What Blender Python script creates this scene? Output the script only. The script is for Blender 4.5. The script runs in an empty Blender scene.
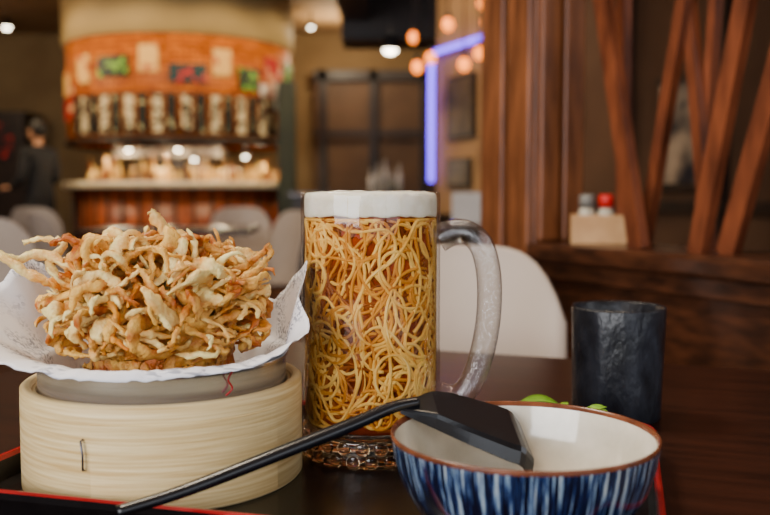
import bpy, math, random
from mathutils import Vector, Matrix, noise
random.seed(7)
OZ = 0.76      # table-top scene is authored around the tray surface; everything is lifted so the floor is z=0
F = -0.76
C = bpy.context.scene.collection

# ---------------------------------------------------------------- materials
def srgb(r, g, b):
    f = lambda c: (c/255/12.92) if c/255 <= 0.04045 else ((c/255+0.055)/1.055)**2.4
    return (f(r), f(g), f(b), 1)

def pmat(name, c1, c2=None, scale=10, rough=.5, metal=0, bump=0, stretch=(1, 1, 1), emis=0, trans=0, ior=1.45,
         coat=0, sss=0, detail=4, lo=.35, hi=.65, bscale=None, spec=.5, bdist=.002):
    m = bpy.data.materials.new(name); m.use_nodes = True
    nt = m.node_tree; N = nt.nodes; L = nt.links
    b = N["Principled BSDF"]
    b.inputs["Roughness"].default_value = rough
    b.inputs["Metallic"].default_value = metal
    b.inputs["IOR"].default_value = ior
    b.inputs["Transmission Weight"].default_value = trans
    b.inputs["Coat Weight"].default_value = coat
    b.inputs["Coat Roughness"].default_value = .08
    b.inputs["Specular IOR Level"].default_value = spec
    if sss:
        b.inputs["Subsurface Weight"].default_value = sss
        b.inputs["Subsurface Radius"].default_value = (.01, .006, .003)
        b.inputs["Subsurface Scale"].default_value = .5
    tc = N.new("ShaderNodeTexCoord"); mp = N.new("ShaderNodeMapping")
    mp.inputs["Scale"].default_value = stretch
    L.new(tc.outputs["Object"], mp.inputs["Vector"])
    nz = N.new("ShaderNodeTexNoise"); nz.inputs["Scale"].default_value = scale; nz.inputs["Detail"].default_value = detail
    L.new(mp.outputs[0], nz.inputs["Vector"])
    cr = N.new("ShaderNodeValToRGB")
    cr.color_ramp.elements[0].position = lo; cr.color_ramp.elements[1].position = hi
    cr.color_ramp.elements[0].color = c1
    cr.color_ramp.elements[1].color = c2 if c2 else tuple(min(1, x*1.12) for x in c1[:3])+(1,)
    L.new(nz.outputs["Fac"], cr.inputs[0])
    L.new(cr.outputs[0], b.inputs["Base Color"])
    if emis:
        L.new(cr.outputs[0], b.inputs["Emission Color"])
        b.inputs["Emission Strength"].default_value = emis
    if bump:
        n2 = N.new("ShaderNodeTexNoise"); n2.inputs["Scale"].default_value = bscale or scale*2; n2.inputs["Detail"].default_value = 5
        L.new(mp.outputs[0], n2.inputs["Vector"])
        bp = N.new("ShaderNodeBump"); bp.inputs["Strength"].default_value = bump; bp.inputs["Distance"].default_value = bdist
        L.new(n2.outputs["Fac"], bp.inputs["Height"]); L.new(bp.outputs[0], b.inputs["Normal"])
    return m

M_table = pmat("table_wood", srgb(30, 15, 11), srgb(50, 26, 18), 6, .3, stretch=(1, 9, 1), spec=.35)
M_black = pmat("black_lacquer", srgb(12, 10, 11), srgb(20, 17, 17), 30, .26, spec=.4)
M_red = pmat("red_lacquer", srgb(140, 10, 20), srgb(170, 18, 26), 30, .3, coat=.3)
M_ladle = pmat("black_plastic", srgb(12, 13, 17), srgb(20, 21, 26), 60, .24)
M_bamboo = pmat("bamboo", srgb(208, 170, 106), srgb(244, 218, 162), 5, .5, stretch=(3, 3, 90), bump=.35, bscale=6, bdist=.001, lo=.3, hi=.7)
M_bamboo2 = pmat("bamboo_inner", srgb(190, 148, 88), srgb(222, 186, 128), 6, .55, stretch=(3, 3, 120), bump=.3)
M_steel = pmat("stainless_steel", srgb(186, 189, 194), srgb(214, 216, 220), 8, .22, metal=.9, stretch=(1, 1, 30))
M_hood = pmat("kitchen_steel_dull", srgb(90, 84, 76), srgb(120, 112, 100), 8, .4, metal=.6)
M_wire = pmat("staple_wire", srgb(90, 90, 100), None, 8, .35, metal=1)
M_foam = pmat("beer_foam", srgb(240, 234, 216), srgb(255, 251, 240), 90, .6, bump=.5, bscale=350, sss=.2, bdist=.001)
M_broth = pmat("amber_broth", srgb(62, 17, 0), srgb(150, 60, 6), 38, .2, detail=3)
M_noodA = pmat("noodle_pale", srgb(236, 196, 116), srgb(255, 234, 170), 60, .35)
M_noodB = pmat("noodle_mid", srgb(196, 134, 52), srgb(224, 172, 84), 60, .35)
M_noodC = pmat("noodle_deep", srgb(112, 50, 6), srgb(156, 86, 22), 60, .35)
M_cup = pmat("black_ceramic", srgb(16, 17, 22), srgb(38, 40, 47), 60, .33, bump=1, bscale=55, stretch=(1, 1, .55), bdist=.004)
M_cream = pmat("cream_glaze", srgb(204, 196, 178), srgb(226, 218, 202), 40, .12, coat=.6)
M_rimbrown = pmat("brown_glaze_rim", srgb(84, 44, 28), srgb(122, 68, 42), 60, .25)
M_leaf = pmat("green_leaf", srgb(80, 136, 20), srgb(146, 190, 50), 60, .4)
M_white = pmat("white_porcelain", srgb(225, 222, 215), None, 20, .2, coat=.4)
M_chair = pmat("chair_shell_beige", srgb(174, 156, 140), srgb(186, 168, 152), 4, .45)
M_chairleg = pmat("chair_leg_wood", srgb(96, 60, 38), srgb(120, 78, 50), 10, .5, stretch=(1, 1, 6))
M_part = pmat("partition_wood", srgb(78, 42, 21), srgb(136, 80, 44), 9, .4, stretch=(5, 5, .8), lo=.3, hi=.72, bump=.15)
M_partd = pmat("partition_wood_dark", srgb(44, 24, 15), srgb(76, 42, 25), 9, .3, stretch=(2, 2, 7), coat=.2)
M_slat = pmat("slat_wood", srgb(78, 38, 21), srgb(122, 64, 37), 8, .38, stretch=(4, 4, 1))
M_box = pmat("light_wood_box", srgb(176, 130, 82), srgb(198, 154, 104), 20, .5)

# glass used for the thin mug wall and handle: clear transmission plus grazing-angle reflection
def thin_glass(name, tint, k, base, power, noise_s=14, bump=.08, rough=.04):
    m = bpy.data.materials.new(name); m.use_nodes = True
    nt = m.node_tree; N = nt.nodes; L = nt.links; N.clear()
    o = N.new("ShaderNodeOutputMaterial"); t = N.new("ShaderNodeBsdfTransparent"); g = N.new("ShaderNodeBsdfGlossy")
    t.inputs[0].default_value = tint; g.inputs["Roughness"].default_value = rough
    lw = N.new("ShaderNodeLayerWeight"); lw.inputs[0].default_value = .5
    pw = N.new("ShaderNodeMath"); pw.operation = 'POWER'; pw.inputs[1].default_value = power
    ml = N.new("ShaderNodeMath"); ml.operation = 'MULTIPLY_ADD'; ml.inputs[1].default_value = k; ml.inputs[2].default_value = base
    nz = N.new("ShaderNodeTexNoise"); nz.inputs["Scale"].default_value = noise_s
    bp = N.new("ShaderNodeBump"); bp.inputs["Strength"].default_value = bump; bp.inputs["Distance"].default_value = .002
    L.new(nz.outputs["Fac"], bp.inputs["Height"]); L.new(bp.outputs[0], g.inputs["Normal"])
    mx = N.new("ShaderNodeMixShader")
    L.new(lw.outputs["Facing"], pw.inputs[0]); L.new(pw.outputs[0], ml.inputs[0])
    L.new(ml.outputs[0], mx.inputs[0]); L.new(t.outputs[0], mx.inputs[1]); L.new(g.outputs[0], mx.inputs[2]); L.new(mx.outputs[0], o.inputs[0])
    return m
M_thin = thin_glass("clear_glass_wall", (.98, .97, .95, 1), .55, .04, 3.5, rough=.03)
M_hand = thin_glass("handle_glass", (.93, .94, .95, 1), .8, .08, 1.8, 40, .3, .06)
M_liq = thin_glass("amber_liquid_film", (.99, .86, .60, 1), .10, .0, 3, 14, .02, .1)
M_glassamber = pmat("base_glass", srgb(255, 226, 186), srgb(255, 240, 214), 5, .03, trans=1, ior=1.42)

M_temp = pmat("tempura_batter", srgb(174, 86, 10), srgb(244, 190, 90), 60, .42, bump=.9, bscale=420, sss=.08, lo=.37, hi=.60, bdist=.002)
M_temp2 = pmat("tempura_batter_pale", srgb(218, 144, 44), srgb(252, 226, 146), 50, .38, bump=.8, bscale=380, sss=.1, lo=.34, hi=.57, bdist=.002)
M_carrot = pmat("tempura_batter_orange", srgb(194, 96, 8), srgb(240, 166, 54), 55, .4, bump=.7, bscale=380)

# newsprint food paper
def paper_mat():
    m = pmat("printed_food_paper", srgb(226, 226, 230), srgb(244, 243, 244), 20, .6)
    nt = m.node_tree; N = nt.nodes; L = nt.links; b = N["Principled BSDF"]
    tc = N.new("ShaderNodeTexCoord"); mp = N.new("ShaderNodeMapping")
    mp.inputs["Rotation"].default_value = (0.3, .5, .5); mp.inputs["Scale"].default_value = (60, 330, 330)
    L.new(tc.outputs["Object"], mp.inputs[0])
    n = N.new("ShaderNodeTexNoise"); n.inputs["Scale"].default_value = 1.6; n.inputs["Detail"].default_value = 1
    L.new(mp.outputs[0], n.inputs["Vector"])
    r = N.new("ShaderNodeValToRGB"); r.color_ramp.elements[0].position = .50; r.color_ramp.elements[1].position = .58
    L.new(n.outputs["Fac"], r.inputs[0])
    n2 = N.new("ShaderNodeTexNoise"); n2.inputs["Scale"].default_value = 26; L.new(tc.outputs["Object"], n2.inputs["Vector"])
    r2 = N.new("ShaderNodeValToRGB"); r2.color_ramp.elements[0].position = .46; r2.color_ramp.elements[1].position = .54
    L.new(n2.outputs["Fac"], r2.inputs[0])
    mu = N.new("ShaderNodeMath"); mu.operation = 'MULTIPLY'; L.new(r.outputs[0], mu.inputs[0]); L.new(r2.outputs[0], mu.inputs[1])
    mu2 = N.new("ShaderNodeMath"); mu2.operation = 'MULTIPLY'; mu2.inputs[1].default_value = .7; L.new(mu.outputs[0], mu2.inputs[0])
    mx = N.new("ShaderNodeMixRGB"); mx.inputs[1].default_value = srgb(234, 233, 238); mx.inputs[2].default_value = srgb(110, 114, 135)
    L.new(mu2.outputs[0], mx.inputs[0]); L.new(mx.outputs[0], b.inputs["Base Color"])
    return m
M_paper = paper_mat()

# blue striped glaze: vertical brush lines around the bowl
def stripe_mat():
    m = pmat("blue_striped_glaze", srgb(20, 40, 90), None, 20, .15, coat=.5)
    nt = m.node_tree; N = nt.nodes; L = nt.links; b = N["Principled BSDF"]
    tc = N.new("ShaderNodeTexCoord"); sp = N.new("ShaderNodeSeparateXYZ"); L.new(tc.outputs["Object"], sp.inputs[0])
    cb = N.new("ShaderNodeCombineXYZ"); L.new(sp.outputs[0], cb.inputs[0]); L.new(sp.outputs[1], cb.inputs[1])
    nm = N.new("ShaderNodeVectorMath"); nm.operation = 'NORMALIZE'; L.new(cb.outputs[0], nm.inputs[0])
    s2 = N.new("ShaderNodeSeparateXYZ"); L.new(nm.outputs[0], s2.inputs[0])
    zz = N.new("ShaderNodeMath"); zz.operation = 'MULTIPLY'; zz.inputs[1].default_value = .7; L.new(sp.outputs[2], zz.inputs[0])
    c2 = N.new("ShaderNodeCombineXYZ"); L.new(s2.outputs[0], c2.inputs[0]); L.new(s2.outputs[1], c2.inputs[1]); L.new(zz.outputs[0], c2.inputs[2])
    n = N.new("ShaderNodeTexNoise"); n.inputs["Scale"].default_value = 27; n.inputs["Detail"].default_value = 3; n.inputs["Roughness"].default_value = .7
    L.new(c2.outputs[0], n.inputs["Vector"])
    # the wash is paler near the lip and deeper lower down
    g = N.new("ShaderNodeMapRange"); g.inputs["From Min"].default_value = .018; g.inputs["From Max"].default_value = .056
    g.inputs["To Min"].default_value = -.06; g.inputs["To Max"].default_value = .035; L.new(sp.outputs[2], g.inputs["Value"])
    ad = N.new("ShaderNodeMath"); ad.operation = 'ADD'; L.new(n.outputs["Fac"], ad.inputs[0]); L.new(g.outputs[0], ad.inputs[1])
    r = N.new("ShaderNodeValToRGB"); e = r.color_ramp.elements
    e[0].position = .40; e[0].color = srgb(6, 9, 24); e[1].position = .67; e[1].color = srgb(184, 190, 188)
    x = e.new(.49); x.color = srgb(13, 23, 52)
    x = e.new(.54); x.color = srgb(32, 54, 98)
    x = e.new(.59); x.color = srgb(116, 140, 162)
    L.new(ad.outputs[0], r.inputs[0]); L.new(r.outputs[0], b.inputs["Base Color"])
    return m
M_stripe = stripe_mat()

# ---------------------------------------------------------------- geometry helpers
def obj(name, verts, faces, mats, smooth=True, loc=(0, 0, 0), fm=None):
    me = bpy.data.meshes.new(name); me.from_pydata([tuple(v) for v in verts], [], faces); me.update()
    o = bpy.data.objects.new(name, me); o.location = loc; C.objects.link(o)
    if not isinstance(mats, (list, tuple)): mats = [mats]
    for m in mats: me.materials.append(m)
    if smooth: me.polygons.foreach_set("use_smooth", [True]*len(me.polygons))
    if fm: me.polygons.foreach_set("material_index", fm)
    return o

def fixn(o):
    import bmesh
    bm = bmesh.new(); bm.from_mesh(o.data); bmesh.ops.recalc_face_normals(bm, faces=bm.faces); bm.to_mesh(o.data); bm.free(); return o

def group(name, kids, loc=(0, 0, 0), rot=0):
    e = bpy.data.objects.new(name, None); e.empty_display_size = .05; C.objects.link(e)
    for k in kids: k.parent = e
    e.location = loc; e.rotation_euler = (0, 0, rot)
    return e

def lathe(name, prof, mats, n=72, loc=(0, 0, 0), fm=None, a0=0, a1=2*math.pi, smooth=True):
    full = abs(a1-a0-2*math.pi) < 1e-6; cols = n if full else n+1
    V = []; Fs = []; FM = []
    for i in range(cols):
        a = a0+(a1-a0)*i/n
        for r, z in prof: V.append((r*math.cos(a), r*math.sin(a), z))
    p = len(prof)
    for i in range(n):
        j = (i+1) % cols
        for k in range(p-1):
            Fs.append((i*p+k, j*p+k, j*p+k+1, i*p+k+1)); FM.append(fm[k] if fm else 0)
    o = obj(name, V, Fs, mats, smooth, loc, FM)
    import bmesh
    bm = bmesh.new(); bm.from_mesh(o.data); bmesh.ops.remove_doubles(bm, verts=bm.verts, dist=1e-6)
    bmesh.ops.recalc_face_normals(bm, faces=bm.faces); bm.to_mesh(o.data); bm.free()
    return o

def tube_data(V, Fs, pts, rad, n=8, flat=1.0, ref=None):
    base = len(V); m = len(pts); up = ref or Vector((.3, .2, 1)).normalized()
    prev = None
    for i, p in enumerate(pts):
        t = (pts[min(i+1, m-1)]-pts[max(i-1, 0)])
        t = t.normalized() if t.length > 0 else Vector((1, 0, 0))
        if prev is None:
            s = t.cross(up)
            if s.length < .1: s = t.cross(Vector((1, 0, 0)))
        else: s = prev-t*prev.dot(t)
        s.normalize(); prev = s; u = s.cross(t)
        r = rad[i] if isinstance(rad, (list, tuple)) else rad
        for k in range(n):
            a = 2*math.pi*k/n
            V.append(p+s*(r*math.cos(a))+u*(r*flat*math.sin(a)))
    for i in range(m-1):
        for k in range(n):
            a = base+i*n+k; b = base+i*n+(k+1) % n
            Fs.append((a, b, b+n, a+n))
    Fs.append(tuple(base+k for k in range(n))[::-1]); Fs.append(tuple(base+(m-1)*n+k for k in range(n)))

def tube(name, pts, rad, mat, n=10, flat=1.0, ref=None):
    V = []; Fs = []; tube_data(V, Fs, [Vector(p) for p in pts], rad, n, flat, ref)
    return fixn(obj(name, V, Fs, mat))

def smooth_path(pts, sub=6):
    P = [Vector(p) for p in pts]; out = []
    for i in range(len(P)-1):
        p0 = P[max(i-1, 0)]; p1 = P[i]; p2 = P[i+1]; p3 = P[min(i+2, len(P)-1)]
        for j in range(sub):
            t = j/sub
            out.append(.5*((2*p1)+(p2-p0)*t+(2*p0-5*p1+4*p2-p3)*t*t+(3*p1-p0-3*p2+p3)*t**3))
    out.append(P[-1]); return out

def box(name, c, h, mat, rz=0, bev=0):
    V = [(sx*h[0], sy*h[1], sz*h[2]) for sx in (-1, 1) for sy in (-1, 1) for sz in (-1, 1)]
    Fs = [(0, 1, 3, 2), (4, 6, 7, 5), (0, 4, 5, 1), (2, 3, 7, 6), (0, 2, 6, 4), (1, 5, 7, 3)]
    o = obj(name, V, Fs, mat, False, c); o.rotation_euler = (0, 0, rz)
    if bev:
        m = o.modifiers.new("bev", 'BEVEL'); m.width = bev; m.segments = 3
    return o

def sphere(name, c, r, mat, sx=1, sy=1, sz=1, n=20, m=12):
    prof = [(max(1e-5, r*math.sin(math.pi*i/m)), -r*math.cos(math.pi*i/m)) for i in range(m+1)]
    o = lathe(name, prof, mat, n, c); o.scale = (sx, sy, sz); return o

# ================================================================= TABLE
TA = -math.radians(20)
def uv(u, v, a=20):
    a = math.radians(a); return Vector((u*math.cos(a)+v*math.sin(a), -u*math.sin(a)+v*math.cos(a), 0))
tc_ = uv(-.165, .655)
top = box("table_top", (tc_.x, tc_.y, -.03), (.585, .455, .02), M_table, TA, .006)
kids = [top]
for su in (-1, 1):
    for sv in (-1, 1):
        p = uv(-.165+su*.5, .655+sv*.38)
        kids.append(box("leg", (p.x, p.y, (F-.05)/2), (.03, .03, (-.05-F)/2), M_table, TA, .004))
for sv in (-1, 1):
    p = uv(-.165, .655+sv*.38); kids.append(box("apron", (p.x, p.y, -.08), (.49, .012, .032), M_table, TA))
group("dining_table", kids)

# ================================================================= TRAY
def rrect(hw, hd, r, n=8):
    P = []
    for cx, cy, a0 in ((hw-r, hd-r, 0), (-hw+r, hd-r, 90), (-hw+r, -hd+r, 180), (hw-r, -hd+r, 270)):
        for i in range(n+1):
            a = math.radians(a0+90*i/n); P.append((cx+r*math.cos(a), cy+r*math.sin(a)))
    return P
hw, hd = .215, .1345
specs = [(-.012, -.0098), (-.001, .010), (0, .0145), (-.0015, .0158), (-.0035, .0155), (-.0045, .0125), (-.008, .0004)]
V = []; Fs = []; FM = []
nl = None
for off, z in specs:
    P = rrect(hw+off, hd+off, .022+off); nl = len(P)
    V += [(x, y, z) for x, y in P]
for k in range(len(specs)-1):
    for i in range(nl):
        j = (i+1) % nl; Fs.append((k*nl+i, k*nl+j, (k+1)*nl+j, (k+1)*nl+i)); FM.append(1 if k in (2, 3, 4) else 0)
Fs.append(tuple(range(nl))[::-1]); FM.append(0)
Fs.append(tuple((len(specs)-1)*nl+i for i in range(nl))); FM.append(0)
cu = uv(.024-.215, .4445+.1345, 15)
tray = obj("serving_tray", V, Fs, [M_black, M_red], False, (cu.x, cu.y, 0), FM); tray.rotation_euler = (0, 0, -math.radians(15))

# ================================================================= STEAMER
SX, SY = -.151, .612
steam = []
prof = [(.086, .064), (.0872, .0662), (.0915, .0664), (.0932, .065), (.0934, .056), (.0934, .0015), (.0925, .0004), (.086, .0004), (.086, .064)]
steam.append(lathe("bamboo_wall", prof, [M_bamboo, M_bamboo2], 96, fm=[1, 0, 0, 0, 0, 0, 1, 1]))
prof = [(.0835, .030), (.0835, .0635), (.0859, .0635), (.0859, .030)]
steam.append(lathe("inner_hoop", prof, M_bamboo2, 72))
V = []; Fs = []
for i in range(9):
    y = -.07+i*.0175; w = math.sqrt(max(.0001, .083**2-y*y))
    tube_data(V, Fs, [Vector((-w, y, .024)), Vector((w, y, .024))], .006, 6, .4)
steam.append(obj("bamboo_slats", V, Fs, M_bamboo2))
def on_wall(ang, r, z): return Vector((r*math.cos(ang), r*math.sin(ang), z))
a = math.radians(-107)
steam.append(tube("staple", [on_wall(a, .0934, .046), on_wall(a, .0957, .0455), on_wall(a+.012, .0957, .037), on_wall(a+.012, .0957, .028), on_wall(a, .0934, .0275)], .0007, M_wire, 6))
V = []; Fs = []
a1 = math.radians(-104); k = 20
for i in range(k+1):
    for r, z in ((.0933, .0016), (.0939, .002), (.0939, .055), (.0933, .0554)):
        V.append(on_wall(a1+math.radians(75)*i/k, r, z))
for i in range(k):
    for j in range(3): Fs.append((i*4+j, i*4+j+4, i*4+j+5, i*4+j+1))
Fs.append((0, 1, 2, 3)); Fs.append((4*k+3, 4*k+2, 4*k+1, 4*k))
steam.append(fixn(obj("band_overlap", V, Fs, M_bamboo, False)))
group("bamboo_steamer", steam, (SX, SY, 0))

metal = lathe("metal_bowl", [(1e-5, .0302), (.05, .0302), (.072, .04), (.0805, .054), (.0822, .062), (.0826, .079), (.0840, .0806), (.0840, .0822), (.0820, .0826), (.0812, .079), (.0800, .062), (.07, .042), (.05, .032), (1e-5, .032)], M_steel, 96, (SX, SY, 0))
tube("red_thread", smooth_path([Vector((SX, SY, 0))+on_wall(math.radians(-47), .0852, .083), Vector((SX, SY, 0))+on_wall(math.radians(-50), .0850, .077), Vector((SX, SY, 0))+on_wall(math.radians(-48), .0848, .071), Vector((SX, SY, 0))+on_wall(math.radians(-51), .0845, .067)]), .0006, M_red, 6)

# ----- paper liner (drapes over the metal rim in front, corners stand up left and right)
tab = [(-90, .0915, .0800), (-66, .094, .0820), (-42, .106, .0880), (-22, .111, .101), (-4, .094, .122), (10, .098, .144), (22, .093, .132), (40, .090, .112), (90, .098, .118), (130, .1, .122),
       (152, .106, .134), (164, .112, .146), (180, .120, .124), (203, .122, .102), (226, .113, .0890), (250, .098, .0820), (270, .0915, .0800)]
def edge(deg):
    for i in range(len(tab)-1):
        if tab[i][0] <= deg <= tab[i+1][0]:
            t = (deg-tab[i][0])/(tab[i+1][0]-tab[i][0]); t = t*t*(3-2*t)*.35+t*.65
            return tab[i][1]*(1-t)+tab[i+1][1]*t, tab[i][2]*(1-t)+tab[i+1][2]*t
V = []; Fs = []; na, nr = 200, 22
rp = [(0, .0345), (.03, .0345), (.05, .036), (.066, .050), (.074, .068), (.079, .081), (.0845, .0850)]
for i in range(na):
    deg = -90+360*i/na; R, Z = edge(deg); a = math.radians(deg)
    lift = .0025 if Z < .09 else .001
    P = [Vector((r, 0, z)) for r, z in rp]+[Vector(((.0845+R)/2, 0, (.0850+Z)/2+lift)), Vector((R, 0, Z))]
    sp = smooth_path(P, 3)
    for q in sp:
        w = max(0, (q.x-.07)/.04)
        c = noise.noise(Vector((math.cos(a)*4.2, math.sin(a)*4.2, q.z*25)))*.006*w
        c2 = abs(noise.noise(Vector((math.cos(a)*11, math.sin(a)*11, q.z*30+5))))*.004*w
        r = q.x+abs(c) if q.z < .09 else q.x+c
        V.append((r*math.cos(a), r*math.sin(a), q.z+c*.3+c2))
    nr = len(sp)
for i in range(na):
    j = (i+1) % na
    for k in range(nr-1): Fs.append((i*nr+k, j*nr+k, j*nr+k+1, i*nr+k+1))
pap = obj("food_paper", V, Fs, M_paper, True, (SX, SY, 0))
md = pap.modifiers.new("sol", 'SOLIDIFY'); md.thickness = .0004

# ----- tempura heap: a broad, flat-topped bundle that flares above the bowl
rnd = random.Random(11)
def flare(z): return .80+.22*min(1, max(0, (z-.086)/.040))
def dome(az, el, k=1.0):
    ce, se = math.cos(el)**.55, (abs(math.sin(el))**.8)*(1 if el >= 0 else -1)
    z = .082+.064*k*se; f = flare(z)
    return Vector((.068*k*f*ce*math.cos(az), .058*k*f*ce*math.sin(az), z))
def strand(V, Fs, p, d, length, r, curl, n=20, flat=.6):
    pts = [p.copy()]; rr = []
    ax = Vector((rnd.uniform(-1, 1), rnd.uniform(-1, 1), rnd.uniform(-1, 1))).normalized()
    d = d.normalized(); st = length/n
    for i in range(n):
        ax = (ax+Vector((rnd.uniform(-1, 1), rnd.uniform(-1, 1), rnd.uniform(-1, 1)))*.3).normalized()
        d = (Matrix.Rotation(curl*st, 3, ax) @ d).normalized()
        q = pts[-1]+d*st
        v = q-Vector((0, 0, .084)); f = flare(q.z)
        h = math.hypot(v.x/(.081*f), v.y/(.068*f)); hz = abs(v.z)/.078
        if (h**3+hz**3)**(1/3) > 1.0: d = (d-v.normalized()*.4).normalized(); q = pts[-1]+d*st
        if q.z < .088: q.z = .088
        pts.append(q)
    for i in range(n+1):
        t = i/n; rr.append(r*(.35+.8*math.sin(math.pi*min(1, max(0, .08+t*.88))))*rnd.uniform(.75, 1.3))
    tube_data(V, Fs, pts, rr, 9, flat, Vector((rnd.uniform(-1, 1), rnd.uniform(-1, 1), rnd.uniform(-1, 1))).normalized())
def rough(V, amp):
    out = []
    for v in V:
        n = noise.noise_vector(v*150)*amp+noise.noise_vector(v*430)*amp*.8+noise.noise_vector(v*900)*amp*.35
        out.append(v+n)
    return out
parts = []
V = []; Fs = []; NU, NV = 140, 60
for j in range(NV+1):
    el = -.4+(math.pi/2+.4)*j/NV
    for i in range(NU):
        az = 2*math.pi*i/NU; p = dome(az, min(el, math.pi/2-1e-4), .84)
        V.append(p+noise.noise_vector(p*60)*.012)
for j in range(NV):
    for i in range(NU):
        i2 = (i+1) % NU; Fs.append((j*NU+i, j*NU+i2, (j+1)*NU+i2, (j+1)*NU+i))
parts.append(obj("core", rough(V, .004), Fs, M_temp))
sets = {0: ([], []), 1: ([], []), 2: ([], [])}
for s in range(500):
    az = rnd.uniform(0, 2*math.pi); el = rnd.uniform(0.02, 1)**.8*(math.pi/2-.01)
    p = dome(az, el, rnd.uniform(.80, .98))
    nrm = (p-Vector((0, 0, .080))).normalized()
    d = Vector((rnd.uniform(-1, 1), rnd.uniform(-1, 1), rnd.uniform(-.8, .8))); d = d-nrm*d.dot(nrm)*.8+nrm*.25
    ch = rnd.random(); k = 0 if ch < .45 else (1 if ch < .94 else 2)
    q = rnd.random()
    if q < .17: strand(*sets[k], p, d, rnd.uniform(.035, .06), rnd.uniform(.0042, .0058), rnd.uniform(25, 60), 22, .4)     # onion rings / wide pieces
    elif q < .64: strand(*sets[k], p, d, rnd.uniform(.03, .055), rnd.uniform(.0017, .0028), rnd.uniform(5, 35), 20, .7)     # shreds
    elif q < .91: strand(*sets[k], p, d+nrm*.9, rnd.uniform(.02, .042), rnd.uniform(.0013, .0021), rnd.uniform(0, 30), 12, .8)  # crisp ends
    else: strand(*sets[k], p, d, rnd.uniform(.008, .014), rnd.uniform(.0028, .004), rnd.uniform(0, 60), 8, .8)            # batter clumps
def arm(k, pts, r0, r1):
    P = smooth_path(pts, 8); n = len(P)
    rr = [(r0*(1-i/(n-1))+r1*i/(n-1))*rnd.uniform(.8, 1.25) for i in range(n)]
    tube_data(*sets[k], P, rr, 10, .65)
arm(1, [(-.03, -.01, .125), (-.055, -.015, .142), (-.075, -.01, .150), (-.092, -.02, .148), (-.108, -.02, .156), (-.120, -.02, .160)], .006, .003)
arm(1, [(-.04, 0, .120), (-.06, -.03, .132), (-.078, -.032, .140), (-.095, -.03, .150), (-.105, -.028, .152)], .005, .003)
arm(1, [(-.05, -.02, .125), (-.07, -.01, .142), (-.065, 0, .156), (-.078, .0, .160), (-.092, 0, .157)], .0045, .0025)
arm(0, [(-.04, -.02, .13), (-.050, -.02, .146), (-.044, -.02, .156), (-.056, -.02, .161), (-.066, -.02, .158)], .004, .0022)
arm(1, [(.0, -.01, .130), (.006, -.012, .146), (.010, -.012, .158), (.006, -.01, .167), (.0, -.012, .177), (-.002, -.012, .180)], .0056, .0026)
arm(1, [(.004, 0, .130), (.014, -.004, .145), (.014, -.004, .159), (.006, 0, .170)], .0045, .002)
arm(0, [(.03, -.01, .120), (.048, -.012, .135), (.062, -.012, .144), (.072, -.016, .151), (.078, -.016, .155)], .0048, .0024)
arm(0, [(.03, .0, .120), (.05, -.02, .130), (.066, -.022, .138), (.078, -.02, .150), (.076, -.02, .157)], .004, .002)
arm(1, [(.03, .0, .110), (.05, -.02, .118), (.066, -.022, .124), (.078, -.02, .128)], .004, .002)
arm(1, [(-.02, 0, .130), (-.03, -.01, .146), (-.038, -.012, .156), (-.030, -.012, .163), (-.02, -.012, .158)], .0045, .003)
arm(0, [(.02, 0, .13), (.03, -.01, .144), (.036, -.01, .154), (.046, -.012, .152), (.054, -.012, .144)], .004, .002)
arm(1, [(-.045, -.03, .120), (-.04, -.045, .132), (-.026, -.048, .140), (-.015, -.046, .132), (-.018, -.05, .118)], .005, .004)
arm(2, [(-.02, -.05, .125), (-.012, -.056, .115), (-.014, -.062, .103), (-.004, -.062, .095)], .003, .002)
for k, (V, Fs) in sets.items():
    parts.append(fixn(obj("fried_strands", rough(V, .0015), Fs, (M_temp, M_temp2, M_carrot)[k])))
group("vegetable_tempura", parts, (SX-.003, SY, 0))

# ================================================================= MUG
MX, MY = -.0105, .66
mug = []
mug.append(lathe("glass_wall", [(.0492, .021), (.0512, .026), (.0510, .188), (.0507, .1915), (.0498, .1925), (.0490, .1915), (.0487, .186), (.0487, .024), (.0470, .021)], M_thin, 96))
mug.append(lathe("glass_base", [(1e-5, .0205), (.0465, .0205), (.0505, .0218), (.0512, .017), (.0505, .011), (.0515, .005), (.050, .0006), (.046, .0004), (.040, .003), (1e-5, .0045)], M_glassamber, 96))
for row, (zz_, nn, rr_, sc_) in enumerate(((.0145, 24, .0500, .0052), (.0055, 24, .0500, .0048))):
    for i in range(nn):
        a = 2*math.pi*(i+.5*row)/nn
        s = sphere("base_dimple", (rr_*math.cos(a), rr_*math.sin(a), zz_), sc_, M_glassamber, 1, .42, 1.0, 14, 8)
        s.rotation_euler = (0, 0, a+math.pi/2); mug.append(s)
mug.append(lathe("broth", [(1e-5, .0225), (.0435, .0225), (.0458, .025), (.0458, .178), (1e-5, .178)], M_broth, 72))
mug.append(lathe("broth_surface_film", [(.0484, .0245), (.0484, .1745)], M_liq, 96))
fo = lathe("foam", [(1e-5, .1747), (.0476, .1747), (.0482, .1754), (.0484, .177), (.0484, .182), (.0484, .186), (.0481, .1895), (.0465, .1912), (.040, .1922), (.03, .1926), (.015, .1926), (1e-5, .1926)], M_foam, 120)
for v in fo.data.vertices:
    a = math.atan2(v.co.y, v.co.x); r = math.hypot(v.co.x, v.co.y)
    if v.co.z < .180 and r > .02: v.co.z += noise.noise(Vector((math.cos(a)*4, math.sin(a)*4, 1)))*.0022+noise.noise(Vector((math.cos(a)*14, math.sin(a)*14, 1)))*.0009
    elif v.co.z > .188: v.co.z += noise.noise(Vector((v.co.x*160, v.co.y*160, 3)))*.0012
mug.append(fo)
rn = random.Random(5)
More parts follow.
